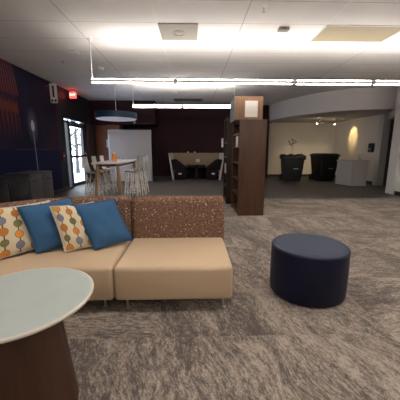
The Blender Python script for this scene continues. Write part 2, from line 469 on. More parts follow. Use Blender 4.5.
# header above the dark doorway
hb = bm_(); prism(hb, [(6.44, 8.5), (6.56, 8.44), (7.62, 10.48), (7.5, 10.54)], 2.52, CEIL)
struct('wall_header', hb, 'fascia', 'grey header over the dark doorway', 'wall')

# curved soffit over the alcove
def smooth_path(pts, n=6):
    out = []; P = [Vector((*p, 0)) for p in pts]
    for i in range(len(P)-1):
        p0 = P[max(0, i-1)]; p1 = P[i]; p2 = P[i+1]; p3 = P[min(len(P)-1, i+2)]
        for k in range(n):
            t = k/n
            q = .5*((2*p1)+(-p0+p2)*t+(2*p0-5*p1+4*p2-p3)*t*t+(-p0+3*p1-3*p2+p3)*t**3)
            out.append((q.x, q.y))
    out.append((P[-1].x, P[-1].y)); return out
arc = smooth_path([(3.66, 13.4), (3.84, 12.3), (4.26, 11.2), (4.72, 10.42), (5.28, 9.84), (5.95, 9.52), (6.55, 9.44), (7.02, 9.46)])
sb = bm_(); prism(sb, arc+[(7.60, 10.5), (7.5, 14.1), (3.66, 14.1)], 2.76, CEIL)
struct('ceiling_soffit', sb, 'fascia', 'grey curved soffit over the bin alcove', 'soffit')
# baseboards
for nm, a in (('baseboard_back', (-3.3, 3.64, 13.27, 13.3)), ('baseboard_alcove', (3.72, 7.35, 14.07, 14.1)), ('baseboard_alcove_side', (7.32, 7.35, 10.66, 14.07)), ('baseboard_left', (XL, XL+.02, -4.2, 9.6)), ('baseboard_right', (6.40, 6.42, -4.2, 8.26))):
    b = bm_(); box(b, *a, 0, .12); struct(nm, b, 'base')

# ------------------------------------------------------------------ glazed door on the left wall
fr = bm_()
X0, X1 = XL-.11, XL+.01
box(fr, X0, X1, DY0, DY0+.07, 0, DZ+.16); box(fr, X0, X1, DY1-.09, DY1, 0, DZ+.16)
box(fr, X0, X1, DY0, DY1, DZ, DZ+.06); box(fr, X0, X1, DY0, DY1, DZ+.12, DZ+.16)
box(fr, X0, X1, DY0+.30, DY0+.42, 0, DZ); box(fr, X0, X1, DY0, DY0+.4, 0, .08)
door = struct('door_1', fr, 'frame', 'black framed glazed door to the bright outdoors', 'door')
lf = bm_(); a0, a1 = DY0+.44, DY1-.10
box(lf, XL-.08, XL-.02, a0, a0+.11, .02, DZ-.01); box(lf, XL-.08, XL-.02, a1-.11, a1, .02, DZ-.01)
box(lf, XL-.08, XL-.02, a0, a1, .02, .16); box(lf, XL-.08, XL-.02, a0, a1, DZ-.11, DZ-.01); box(lf, XL-.08, XL-.02, a0, a1, 1.10, 1.19)
leaf = obj('door_leaf', lf, 'frame', door, False)
b = bm_(); box(b, XL-.055, XL-.045, a0+.1, a1-.1, .15, DZ-.1); obj('glass_pane', b, 'pane', leaf, False)
b = bm_(); box(b, XL-.055, XL-.045, DY0+.06, DY0+.31, .07, DZ); obj('sidelight', b, 'pane', door, False)
b = bm_(); box(b, XL-.055, XL-.045, DY0+.06, DY1-.06, DZ+.06, DZ+.12); obj('transom', b, 'pane', door, False)
b = bm_(); tube(b, [(XL-.01, a1-.05, 1.02), (XL+.05, a1-.05, 1.02), (XL+.05, a1-.05, 1.26), (XL-.01, a1-.05, 1.26)], .012); obj('door_handle', b, 'steel', leaf)
# outdoors
b = bm_(); box(b, -24, -4.56, 2, 34, -.14, -.04)
struct('ground', b, 'snow', 'pale ground outside the glazed door', 'ground')
def tree(x, y, h, label):
    t = thing('bare_tree', label, 'tree', (x, y, -.04), 0, 'bare trees outside')
    tb = bm_(); tube(tb, [(0, 0, 0), (.03, .02, h*.4), (.0, .05, h*.75), (.05, 0, h)], .13, 8, .03); obj('trunk', tb, 'bark', t)
    br = bm_()
    for i in range(34):
        z = h*random.uniform(.22, .9); a = random.uniform(0, 2*PI); L = random.uniform(.6, 1.6)
        p1 = (math.cos(a)*L*.5, math.sin(a)*L*.5, z+L*.35); p2 = (math.cos(a+.3)*L, math.sin(a+.3)*L, z+L*.9)
        tube(br, [(0, 0.03, z), p1, p2], .035, 5, .01)
    obj('branches', br, 'bark', t)
tree(-7.15, 17.0, 5.0, 'bare tree seen through the upper glass of the door, nearest of the trees')
tree(-8.3, 18.6, 5.6, 'bare tree beyond the glazed door, second from the building')
tree(-8.6, 21.5, 6.0, 'bare tree beyond the glazed door, third from the building')
tree(-10.6, 24.0, 6.5, 'bare tree beyond the glazed door, farthest from the building')

# ------------------------------------------------------------------ mural, left wall things
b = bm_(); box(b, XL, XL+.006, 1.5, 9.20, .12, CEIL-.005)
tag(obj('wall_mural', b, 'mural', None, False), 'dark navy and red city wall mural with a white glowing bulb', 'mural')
t = thing('blade_sign', 'white blade sign with a dark red bar, high on the left wall', 'sign', (XL, 8.7, 2.80))
b = bm_(); box(b, .12, .33, -.012, .012, 0, .57, .004); obj('panel', b, 'signwhite', t)
b = bm_(); box(b, .195, .255, -.018, -.011, .17, .50); obj('bar', b, 'signdark', t, False)
for mx_ in (.145, .245):
    b = bm_(); box(b, mx_, mx_+.055, -.018, -.011, .04, .11); obj('mark', b, 'base', t, False)
b = bm_(); tube(b, [(.006, 0, .50), (.13, 0, .50)], .007, 6); obj('bracket', b, 'steel', t, False)
t = thing('exit_sign', 'red lit exit sign under the ceiling above the glazed door', 'exit sign', (-4.185, 10.05, CEIL-.30))
b = bm_(); box(b, -.115, .115, -.025, .025, 0, .21, .008); obj('housing', b, 'signred', t)
b = bm_(); box(b, -.02, .02, -.015, .015, .22, .30); obj('mount', b, 'steel', t, False)
tx = bpy.data.curves.new('exit_text', 'FONT'); tx.body = 'EXIT'; tx.size = .098; tx.align_x = 'CENTER'; tx.align_y = 'CENTER'; tx.extrude = .002
M['exit_letter'] = emit('exit_letters', (1, .55, .5), 1.5); tx.materials.append(M['exit_letter'])
tmp = bpy.data.objects.new('text_source', tx); tme = bpy.data.meshes.new_from_object(tmp); tme.name = 'lettering'; bpy.data.objects.remove(tmp)
to = bpy.data.objects.new('lettering', tme); COL.objects.link(to); to.parent = t; to.location = (0, -.027, .11); to.rotation_euler = (PI/2, 0, 0)
t = thing('fire_alarm_station', 'small red fire alarm box on the dark wall left of the door', 'alarm', (XL, 9.36, 1.02))
b = bm_(); box(b, 0, .06, -.07, .07, 0, .30, .01); obj('housing', b, 'red', t)
b = bm_(); box(b, .06, .075, -.05, .05, .16, .22, .004); obj('handle', b, 'tag', t)

# grey cabinet and black credenza by the mural
t = thing('cabinet', 'dark grey cabinet against the mural behind the sofa', 'cabinet', (-3.80, 6.84, 0))
b = bm_(); box(b, -.58, 0, -.50, .50, .06, .83, .008); obj('body', b, 'cabinet_grey', t)
b = bm_(); box(b, -.56, -.03, -.47, .47, 0, .06); obj('plinth', b, 'black', t, False)
b = bm_(); box(b, -.60, .02, -.52, .52, .83, .86, .006); obj('top', b, 'cabinet_grey', t)
d = bm_(); box(d, 0, .018, -.49, -.01, .08, .81, .004); dl = obj('door', d, 'cabinet_grey', t)
b = bm_(); box(b, .018, .034, -.40, -.22, .66, .69, .005); obj('handle', b, 'black', dl)
d = bm_(); box(d, 0, .018, .01, .49, .08, .81, .004); dl = obj('door', d, 'cabinet_grey', t)
b = bm_(); box(b, .018, .034, .22, .40, .66, .69, .005); obj('handle', b, 'black', dl)
t = thing('credenza', 'low black credenza at the left edge beside the grey cabinet', 'cabinet', (-3.72, 5.45, 0))
b = bm_(); box(b, -.65, 0, -.8, .78, 0, .78, .01); obj('body', b, 'black', t)
b = bm_(); box(b, -.67, .03, -.82, .80, .78, .83, .008); obj('top', b, 'black', t)
d = bm_(); box(d, 0, .015, -.76, -.02, .06, .74, .004); obj('door', d, 'screen', t)
d = bm_(); box(d, 0, .015, .02, .74, .06, .74, .004); obj('door', d, 'screen', t)

# ------------------------------------------------------------------ ceiling fixtures
t = thing('air_diffuser', 'square grey ceiling diffuser with a round core', 'vent', (-.235, 5.27, CEIL))
b = bm_(); box(b, -.335, .335, -.335, .335, -.02, 0, .006); obj('plate', b, 'vent', t)
b = bm_(); ring(b, (0, 0, -.022), .10, .008); lathe(b, [(.06, -.03), (.075, -.02)], n=24); obj('core', b, 'vent', t)
t = thing('unlit_panel_light', 'yellowed unlit rectangular ceiling panel light', 'ceiling light', (2.98, 5.275, CEIL))
b = bm_(); box(b, -.69, .69, -.325, .325, -.008, 0); obj('lens', b, 'panel_off', t, False)
b = bm_()
for (x0, x1, y0, y1) in ((-.71, .71, -.345, -.325), (-.71, .71, .325, .345), (-.71, -.69, -.345, .345), (.69, .71, -.345, .345)): box(b, x0, x1, y0, y1, -.014, 0)
obj('frame', b, 'white_metal', t, False)
t = thing('return_air_grille', 'small slotted air grille in the far ceiling', 'vent', (-.18, 12.0, CEIL))
b = bm_(); box(b, -.62, .62, -.30, .30, -.012, 0, .004); obj('plate', b, 'vent', t)
b = bm_()
for i in range(7): box(b, -.56, .56, -.25+.08*i, -.215+.08*i, -.016, -.011)
obj('slots', b, 'ventdark', t, False)
def sprinkler(loc, label):
    t = thing('sprinkler_head', label, 'sprinkler', loc, 0, 'ceiling sprinklers')
    b = bm_(); lathe(b, [(.045, -.008), (.05, 0)], n=16); obj('escutcheon', b, 'white_metal', t)
    b = bm_(); lathe(b, [(.028, -.075), (.030, -.07), (.010, -.066), (.010, -.005)], n=12); obj('deflector', b, 'steel', t)
    return t
def cpt(px, py):   # ceiling point
    f, th, ps = 268.6, .1884, .0274
    F = Vector((math.sin(ps)*math.cos(th), math.cos(ps)*math.cos(th), -math.sin(th))); R = Vector((math.cos(ps), -math.sin(ps), 0)); U = R.cross(F)
    d = (px-200)/f*R-(py-200)/f*U+F
    return Vector((0, 0, EYE))+d*((CEIL-EYE)/d.z)
s0 = sprinkler((1.06, 4.39, CEIL), 'ceiling sprinkler nearest the camera, right of the square diffuser')
dup(s0, (-3.02, 6.86, CEIL), 0, 'ceiling sprinkler at far left near the mural')
dup(s0, (-3.10, 10.6, CEIL), 0, 'ceiling sprinkler behind the blue drum lamp')
dup(s0, (-1.20, 11.5, CEIL), 0, 'far ceiling sprinkler left of the slotted grille')
def detector(loc, label, r=.07, h=.05):
    t = thing('smoke_detector', label, 'detector', loc, 0, 'ceiling detectors')
    b = bm_(); lathe(b, [(r*.6, -h), (r*.9, -h*.8), (r, -h*.3), (r, 0)], n=20); obj('housing', b, 'white_metal', t)
    return t
d0 = detector((-.62, 10.6, CEIL), 'round white detector just behind the farther light bar')
dup(d0, (-2.35, 7.5, CEIL), 0, 'round white detector left of the long light bar')
t = thing('ceiling_sensor', 'small grey rectangular sensor left of the unlit panel light', 'sensor', (1.58, 5.07, CEIL))
b = bm_(); box(b, -.09, .09, -.06, .06, -.05, 0, .012); obj('housing', b, 'vent', t)
b = bm_(); box(b, -.03, .03, -.065, -.058, -.04, -.015); obj('lens', b, 'ventdark', t, False)
t = thing('junction_box', 'small square box on the ceiling above the light bar end', 'sensor', (-2.55, 6.3, CEIL))
b = bm_(); box(b, -.11, .11, -.08, .08, -.03, 0, .006); obj('cover', b, 'white_metal', t)

def linear_light(x0, x1, y, zc, label, joints, wires):
    t = thing('linear_pendant_light', label, 'pendant light', (x0, y, zc-.05), 0, 'suspended linear lights'); L = x1-x0
    b = bm_()
    box(b, 0, L, -.045, -.036, .012, .062); box(b, 0, L, .036, .045, .012, .062); box(b, 0, L, -.036, .036, .035, .045)
    obj('body', b, 'white_metal', t, False)
    for ex in (-.012, L):
        b = bm_(); box(b, ex, ex+.012, -.048, .048, .004, .085, .002); obj('end_cap', b, 'steel', t)
    b = bm_(); box(b, .01, L-.01, -.035, .035, .006, .016); obj('lens', b, 'lens', t, False)
    b = bm_()
    rb = bmesh.new(); A = [rb.verts.new((.01, yy, zz)) for yy, zz in ((-.042, .056), (.042, .056), (0, .086))]; B = [rb.verts.new((L-.01, v.co.y, v.co.z)) for v in A]
    rb.faces.new(A); rb.faces.new(B[::-1])
    for i in range(3): rb.faces.new((A[i], A[(i+1) % 3], B[(i+1) % 3], B[i]))
    bmesh.ops.recalc_face_normals(rb, faces=rb.faces); merge(b, rb); obj('uplight_lens', b, 'lensup', t, False)
    for jx in joints:
        b = bm_(); box(b, jx-x0-.04, jx-x0+.04, -.050, .050, .002, .080, .003); obj('joint', b, 'steel', t)
    for wx in wires:
        b = bm_(); tube(b, [(wx-x0, 0, .07), (wx-x0, 0, CEIL-zc+.05)], .008, 6)
        lathe(b, [(.04, CEIL-zc+.03), (.045, CEIL-zc+.05)], wx-x0, 0, 12); obj('suspension_wire', b, 'white_metal', t)
    return t
linear_light(-1.95, 5.75, 5.62, 2.735, 'long white lit light bar nearer the camera, running right out of view', (-.33, 2.02, 3.6), (-1.94, 5.6))
linear_light(-1.95, 1.45, 9.3, 2.82, 'shorter lit light bar farther back, in front of the aubergine wall', (-.33,), (-1.94, 1.40))
linear_light(-1.95, 5.75, 1.94, 2.735, 'lit light bar overhead in the lounge', (-.33, 2.02, 3.6), (-1.94, 2.02))
linear_light(-1.95, 5.75, -1.74, 2.735, 'lit light bar behind the camera', (-.33, 2.02, 3.6), (-1.94, 2.02))

# blue drum pendant
t = thing('drum_pendant_lamp', 'wide shallow blue drum lamp hanging over the high table', 'pendant lamp', (-2.27, 8.4, 2.26))
b = bm_(); lathe(b, [(.58, .05), (.595, .05), (.605, .22), (.59, .22)], n=64, cap=False); lathe(b, [(.59, .205), (.60, .22)], n=64); obj('shade', b, 'diffuser_blue', t)
b = bm_(); lathe(b, [(.40, .015), (.55, .03), (.585, .055), (.585, .07)], n=64); obj('diffuser', b, 'drum_lens', t)
b = bm_(); tube(b, [(0, 0, .22), (0, 0, CEIL-2.26)], .007, 6); lathe(b, [(.06, CEIL-2.26-.03), (.065, CEIL-2.26)], n=20); lathe(b, [(.03, .22), (.02, .30)], n=12); obj('suspension_cord', b, 'white_metal', t)

# ------------------------------------------------------------------ sofa
def armless(label):
    t = thing('sofa_module', label, 'sofa', (0, 0, 0), 0, 'sofa modules')
    s = bm_(); box(s, -.690, .346, 2.155, 2.97, .112, .427, .038, 5)
    for v in s.verts:   # soft crown
        if v.co.z > .38:
            fx = (v.co.x+.184)/.53; fy = (v.co.y-2.56)/.42
            v.co.z += .012*max(0, 1-fx*fx)*max(0, 1-fy*fy)
    seat = obj('seat', s, 'tan', t)
    bk = bm_(); box(bk, -.700, .362, 2.955, 3.15, .16, .889, .06, 5)
    obj('backrest', bk, 'speckle', t)
    w = bm_(); tube(w, [(-.655, 2.160, .392), (.31, 2.160, .392)], .004, 6); obj('welt', w, 'tan', seat)
    return t
def leg(parent, x, y):
    b = bm_(); tube(b, [(x, y, .14), (x+.006, y-.008, .012)], .011, 10); lathe(b, [(.024, 0), (.024, .008), (.012, .016)], x+.006, y-.008, 16); obj('leg', b, 'chrome', parent)
sm = armless('tan armless sofa section with speckled brown back, nearest the ottoman')
for (x, y) in ((.265, 2.24), (-.60, 2.24), (.265, 3.02), (-.60, 3.02)): leg(sm, x, y)

rear = smooth_path([(-.704, 3.15), (-.98, 3.16), (-1.18, 3.14), (-1.40, 3.09), (-1.61, 3.00), (-1.79, 2.88), (-1.93, 2.75), (-2.08, 2.57), (-2.26, 2.35), (-2.52, 2.03)], 3)
def offset(path, d):
    out = []
    for i, p in enumerate(path):
        a = Vector(path[max(0, i-1)]); c = Vector(path[min(len(path)-1, i+1)]); t = (c-a).normalized()
        n = Vector((-t.y, t.x))
        out.append((p[0]+n.x*d, p[1]+n.y*d))
    return out
front_back = offset(rear, .18)
if front_back[5][1] > rear[5][1]: front_back = offset(rear, -.18)
front_back[0] = (-.704, 2.955)
t = thing('sofa_module', 'tan curved sofa section with the four pillows on it', 'sofa', (0, 0, 0), 0, 'sofa modules')
front_edge = smooth_path([(-.694, 2.155), (-1.0, 2.155), (-1.28, 2.10), (-1.50, 1.95), (-1.72, 1.70), (-1.92, 1.45)], 3)
s = bm_(); prism(s, front_edge+offset(front_back, -.015 if False else 0)[::-1], .112, .427, .038, 4); obj('seat', s, 'tan', t)
bk = bm_(); prism(bk, rear+front_back[::-1], .16, .892, .06, 4); obj('backrest', bk, 'speckle', t)
for (x, y) in ((-.81, 2.27), (-1.45, 2.12), (-.85, 3.05), (-2.0, 2.30)): leg(t, x, y)

# pillows
def pillow(name, mat, tl, tr, br, bl, th, label, cat='pillow', group='sofa pillows', n=22, pat=False):
    tl, tr, br, bl = map(Vector, (tl, tr, br, bl)); c = (tl+tr+br+bl)/4
    nrm = ((tr-tl)+(br-bl)).cross((tl-bl)+(tr-br)); nrm.normalize()
    if nrm.y > 0: nrm = -nrm
    b = bmesh.new(); uvl = b.loops.layers.uv.new('UVMap'); V = {}; UVC = {}
    rnd = random.Random(hash(label) & 255)
    ph = [rnd.uniform(0, 6) for _ in range(4)]
    for side in (1, -1):
        for i in range(n+1):
            for j in range(n+1):
                u, v = i/n, j/n; edge = i in (0, n) or j in (0, n)
                if side == -1 and edge: V[(side, i, j)] = V[(1, i, j)]; continue
                a, e = 2*u-1, 2*v-1
                pu = a*(1-.055*(1-e*e)); pv = e*(1-.055*(1-a*a))
                uu, vv = (pu+1)/2, (pv+1)/2
                p = bl*(1-uu)*(1-vv)+br*uu*(1-vv)+tl*(1-uu)*vv+tr*uu*vv
                h = th*((1-a**4)*(1-e**4))**.75*(1-.22*(a*a+e*e)/2)
                h += .006*math.sin(7*a+3*e+ph[0])*(1-a*a)*(1-e*e)+.005*math.sin(9*e-4*a+ph[1])*(1-a*a)*(1-e*e)
                V[(side, i, j)] = b.verts.new(p+nrm*side*h-c)
    for side in (1, -1):
        for i in range(n):
            for j in range(n):
                ks = [(i, j), (i+1, j), (i+1, j+1), (i, j+1)]
                if side == -1: ks = ks[::-1]
                f = b.faces.new([V[(side, *k)] for k in ks])
                for lp, k in zip(f.loops, ks): lp[uvl].uv = (k[0]/n, k[1]/n)
    bmesh.ops.recalc_face_normals(b, faces=b.faces)
    o = obj(name, b, mat, None, True, 2.5); o.location = c
    tag(o, label, cat, group)
    w = bm_(); pts = []
    def P(u, v):
        a, e = 2*u-1, 2*v-1
        pu = a*(1-.055*(1-e*e)); pv = e*(1-.055*(1-a*a)); uu, vv = (pu+1)/2, (pv+1)/2
        return bl*(1-uu)*(1-vv)+br*uu*(1-vv)+tl*(1-uu)*vv+tr*uu*vv-c
    for k in range(17): pts.append(P(k/16, 0))
    for k in range(1, 17): pts.append(P(1, k/16))
    for k in range(1, 17): pts.append(P(1-k/16, 1))
    for k in range(1, 17): pts.append(P(0, 1-k/16))
    tube(w, pts, .006, 6, caps=False); obj('piping', w, mat if not pat else 'edgeband', o)
    return o
pillow('throw_pillow', 'bead', (-1.85, 2.42, .885), (-1.52, 2.85, .885), (-1.42, 2.72, .446), (-1.76, 2.31, .446), .065, 'cream pillow with bead print at the far left end of the sofa', pat=True)
pillow('throw_pillow', 'blue', (-1.64, 2.49, .888), (-1.318, 2.90, .905), (-1.13, 2.74, .446), (-1.494, 2.465, .446), .065, 'blue pillow between the two bead print pillows')
pillow('throw_pillow', 'bead', (-1.387, 2.58, .877), (-1.045, 2.80, .875), (-.87, 2.71, .446), (-1.238, 2.491, .446), .055, 'cream bead print pillow between the two blue pillows', pat=True)
pillow('throw_pillow', 'blue', (-1.24, 2.67, .866), (-.85, 2.86, .90), (-.645, 2.78, .465), (-.966, 2.535, .446), .07, 'blue pillow at the right of the row, over the sofa seam')

# ------------------------------------------------------------------ side table
TX, TY, TH, TR = -.893, 1.298, .671, .353
t = thing('side_table', 'round side table with pale green top and dark brown cone base', 'table', (TX, TY, 0))
b = bm_(); lathe(b, [(TR-.012, TH-.006), (TR-.012, TH)], n=96); tp = obj('table_top', b, 'laminate', t)
b = bm_(); lathe(b, [(TR-.013, TH-.017), (TR-.002, TH-.016), (TR, TH-.013), (TR, TH-.004), (TR-.004, TH), (TR-.012, TH+.0005), (TR-.0125, TH-.005)], n=96, cap=False); obj('edge_band', b, 'edgeband', t)
b = bm_(); lathe(b, [(.20, TH-.026), (TR-.012, TH-.017), (TR-.010, TH-.006)], n=96); obj('underside', b, 'underside', t)
b = bm_(); lathe(b, [(.224, 0), (.224, .008), (.162, TH-.022)], n=96); obj('base', b, 'browncone', t)

# ------------------------------------------------------------------ ottoman
t = thing('ottoman', 'round navy drum ottoman standing alone on the patterned carpet', 'ottoman', (1.16, 2.52, 0))
R_, H_ = .363, .50
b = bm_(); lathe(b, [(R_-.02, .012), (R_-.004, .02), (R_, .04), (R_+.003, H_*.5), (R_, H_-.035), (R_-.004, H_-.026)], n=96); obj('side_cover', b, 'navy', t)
b = bm_(); lathe(b, [(R_-.004, H_-.026), (R_-.008, H_-.012), (R_-.022, H_-.002), (R_-.06, H_), (R_*.5, H_+.003), (.01, H_+.004)], n=96); obj('top_cushion', b, 'navy_lit_top', t)
b = bm_(); ring(b, (0, 0, H_-.026), R_-.001, .005, 96); obj('piping', b, 'navy', t)
b = bm_(); lathe(b, [(R_-.03, 0), (R_-.03, .013)], n=64); obj('plinth', b, 'black', t)

# ------------------------------------------------------------------ bookcases
t = thing('bookcase', 'tall walnut bookcase with flat end panel facing the sofa', 'bookcase', (.965, 5.65, 0))
b = bm_(); box(b, 0, .565, 0, .03, 0, 2.02, .003); obj('end_panel', b, 'walnut', t, False)
b = bm_(); box(b, 0, .565, .92, .95, 0, 2.02, .003); obj('end_panel', b, 'walnut', t, False)
b = bm_(); box(b, .535, .565, .03, .92, 0, 2.0); obj('back_panel', b, 'walnut', t, False)
b = bm_(); box(b, 0, .565, .03, .92, 1.99, 2.02); obj('top_panel', b, 'walnut', t, False)
b = bm_(); box(b, .02, .04, .03, .92, 0, .06); obj('kick_panel', b, 'walnut', t, False)
for z in (.07, .42, .77, 1.12, 1.47, 1.75):
    b = bm_(); box(b, .012, .535, .03, .92, z-.015, z+.015); obj('shelf', b, 'walnut', t, False)
t = thing('wood_box', 'wood box, coloured as lit from above, on top of the tall bookcase with a notice on it', 'box', (.88, 5.80, 2.02))
b = bm_(); box(b, 0, .585, 0, .022, 0, .47, .003); obj('front_panel', b, 'walnut_lit', t, False)
b = bm_(); box(b, .002, .579, .022, .70, .0, .46); obj('body', b, 'boxside', t, False)
b = bm_(); box(b, .21, .475, 0, .003, .06, .385); o = obj('paper_notice', b, 'notice', None, False); o.location = (.88, 5.797, 2.02)
tag(o, 'white printed notice taped to the wood box', 'notice')
t = thing('bookcase', 'darker bookcase standing behind the tall walnut bookcase', 'bookcase', (.87, 6.93, 0))
b = bm_(); box(b, 0, .60, 0, .03, 0, 2.2, .003); obj('end_panel', b, 'darkwood', t, False)
b = bm_(); box(b, 0, .60, .64, .67, 0, 2.2, .003); obj('end_panel', b, 'darkwood', t, False)
b = bm_(); box(b, .57, .60, .03, .64, 0, 2.2); obj('back_panel', b, 'darkwood', t, False)
b = bm_(); box(b, 0, .60, .03, .64, 2.17, 2.2); obj('top_panel', b, 'darkwood', t, False)
b = bm_(); box(b, .02, .04, .03, .64, 0, .06); obj('kick_panel', b, 'darkwood', t, False)
for z in (.07, .45, .83, 1.21, 1.59):
    b = bm_(); box(b, .012, .57, .03, .64, z-.015, z+.015); obj('shelf', b, 'darkwood', t, False)
b = bm_(); box(b, -.012, 0, .0, .26, 0, .22); o = obj('paper_card', b, 'notice', None, False); o.location = (.965, 5.77, 1.47)
tag(o, 'white card on the open side of the tall bookcase, upper one', 'card', 'cards on the bookcases')
b = bm_(); box(b, -.012, 0, .0, .26, 0, .26); o = obj('paper_card', b, 'notice', None, False); o.location = (.869, 6.99, .80)
tag(o, 'white card on the darker bookcase, lower one', 'card', 'cards on the bookcases')
b = bm_(); box(b, 0, .09, 0, .012, 0, .42); o = obj('light_slit', b, 'signwhite', None, False); o.location = (1.40, 13.285, 1.52)  # white strip stands in for door light through a far gap
tag(o, 'narrow white strip painted for a slit of light on the aubergine wall just left of the bookcases', 'notice')

# ------------------------------------------------------------------ high table and stools
t = thing('high_table', 'counter height table with pale top and splayed oak legs', 'table', (-2.25, 8.22, 0))
b = bm_(); box(b, -.38, .36, -1.13, 1.13, 1.035, 1.08, .006); obj('table_top', b, 'tabletop', t)
b = bm_(); box(b, -.30, .30, -1.03, 1.03, .975, 1.035); obj('apron', b, 'underside', t, False)
for sx in (-1, 1):
    for sy in (-1, 1):
        b = bm_(); tube(b, [(sx*.255, sy*.99, 1.03), (sx*.36, sy*1.06, 0)], .045, 12, .030); obj('leg', b, 'oak', t)
def stool(label):
    t = thing('wire_stool', label, 'stool', (0, 0, 0), 0, 'white wire stools round the high table')
    # seat shell faces +x, backrest at -x
    sh = bm_(); n = 10; vs = []
    prof = [(.20, .79), (.10, .775), (0, .77), (-.10, .78), (-.17, .82), (-.205, .92), (-.225, 1.04), (-.24, 1.16), (-.245, 1.22)]
    bb = bmesh.new()
    for (px, pz) in prof:
        row = []
        for k in range(n+1):
            w = (k/n-.5)*2; wid = .20 if pz < .81 else .20-.03*(pz-.81)/.33
            row.append(bb.verts.new((px+.05*w*w*(1 if pz > .78 else 0), w*wid, pz+(.03*w*w if pz < .81 else 0))))
        vs.append(row)
    for i in range(len(vs)-1):
        for k in range(n): bb.faces.new((vs[i][k], vs[i][k+1], vs[i+1][k+1], vs[i+1][k]))
    bmesh.ops.solidify(bb, geom=list(bb.faces), thickness=.012)
    merge(sh, bb); obj('seat_shell', sh, 'white_shell', t)
    for sx in (-1, 1):
        for sy in (-1, 1):
            b = bm_(); tube(b, [(sx*.12, sy*.13, .77), (sx*.20, sy*.20, 0)], .014, 8); obj('leg', b, 'white_wire', t)
    b = bm_(); q = .178
    tube(b, [(-q, -q, .25), (q, -q, .25), (q, q, .25), (-q, q, .25), (-q, -q, .25)], .009, 6); obj('footrest', b, 'white_wire', t)
    b = bm_()
    for s in (-1, 1):
        tube(b, [(-.125, s*.135, .72), (.19, s*.19, .1)], .006, 6); tube(b, [(.125, s*.135, .72), (-.19, s*.19, .1)], .006, 6)
        tube(b, [(s*.125, -.135, .72), (s*.19, .19, .1)], .006, 6); tube(b, [(s*.125, .135, .72), (s*.19, -.19, .1)], .006, 6)
    obj('brace', b, 'white_wire', t)
    return t
s0 = stool('white wire stool on the door side of the high table, nearest the sofa'); s0.location = (-2.72, 7.42, 0)
dup(s0, (-2.74, 8.15, 0), 0, 'white wire stool on the door side of the high table, second from the sofa')
dup(s0, (-2.74, 8.85, 0), 0, 'white wire stool on the door side of the high table, farthest from the sofa')
dup(s0, (-1.70, 7.55, 0), PI, 'white wire stool on the whiteboard side of the high table, nearest the sofa')
dup(s0, (-1.69, 8.20, 0), PI, 'white wire stool on the whiteboard side of the high table, second from the sofa')
dup(s0, (-1.69, 8.85, 0), PI, 'white wire stool on the whiteboard side of the high table, farthest from the sofa')
t = thing('juice_bottle', 'small orange bottle on the high table', 'bottle', (-2.30, 8.05, 1.08))
b = bm_(); lathe(b, [(.045, 0), (.05, .01), (.05, .12), (.030, .155), (.024, .17)], n=20); obj('body', b, 'orange', t)
b = bm_(); lathe(b, [(.027, .165), (.027, .20), (.02, .205)], n=16); obj('cap', b, 'cap', t); t.scale = (1.35, 1.35, 1.3)
t = thing('drinking_glass', 'clear drinking glass beside the orange bottle', 'glass', (-2.14, 8.1, 1.08))
b = bm_(); lathe(b, [(.001, .008), (.03, .008), (.040, .15), (.043, .15), (.034, 0), (.001, 0)], n=20, cap=False); obj('bowl', b, 'glass', t)

# ------------------------------------------------------------------ whiteboard, notice on the rust wall
t = thing('whiteboard', 'large pale whiteboard panel standing on the floor by the back wall', 'whiteboard', (-2.73, 12.06, 0))
b = bm_(); box(b, -.90, .90, -.02, .02, .04, 2.22); obj('board', b, 'whiteboard', t, False)
b = bm_(); box(b, -.93, -.90, -.03, .03, 0, 2.25); box(b, .90, .93, -.03, .03, 0, 2.25); box(b, -.93, .93, -.03, .03, 2.22, 2.25); box(b, -.93, .93, -.03, .03, .02, .05); obj('frame', b, 'steel', t, False)
b = bm_(); box(b, 0, .22, -.006, 0, 0, .36); o = obj('paper_notice', b, 'notice', None, False); o.location = (-3.93, 12.618, 1.50)
tag(o, 'white paper notice on the rust wall left of the whiteboard', 'notice')
b = bm_(); box(b, 0, .10, -.02, 0, 0, .14, .004); o = obj('wall_switch', b, 'vent', None, True); o.location = (-2.58, 12.198, 2.52)
tag(o, 'small grey wall plate above the whiteboard', 'wall plate')

# ------------------------------------------------------------------ booth
t = thing('booth_enclosure', 'tan high backed booth shell against the aubergine wall', 'booth', (.18, 12.45, 0))
b = bm_(); box(b, -1.10, 1.10, .70, .78, .55, 1.25, .01); obj('back_panel', b, 'boothtan', t)
b = bm_(); box(b, -1.05, 1.05, .72, .77, 0, .55); obj('lower_panel', b, 'boothdark', t, False)
for s in (-1, 1):
    b = bmesh.new()
    P = [(s*1.29, 0, 1.25), (s*1.24, 0, 1.25), (s*1.05, 0, 0), (s*1.12, 0, 0)]
    Q = [(s*1.19, .78, 1.25), (s*1.12, .78, 1.25), (s*1.0, .78, 0), (s*1.07, .78, 0)]
    a = [b.verts.new(p) for p in P]; c = [b.verts.new(p) for p in Q]
    b.faces.new(a); b.faces.new(c[::-1])
    for i in range(4): b.faces.new((a[i], a[(i+1) % 4], c[(i+1) % 4], c[i]))
    bmesh.ops.recalc_face_normals(b, faces=b.faces)
    obj('side_panel', b, 'boothedge', t, False)
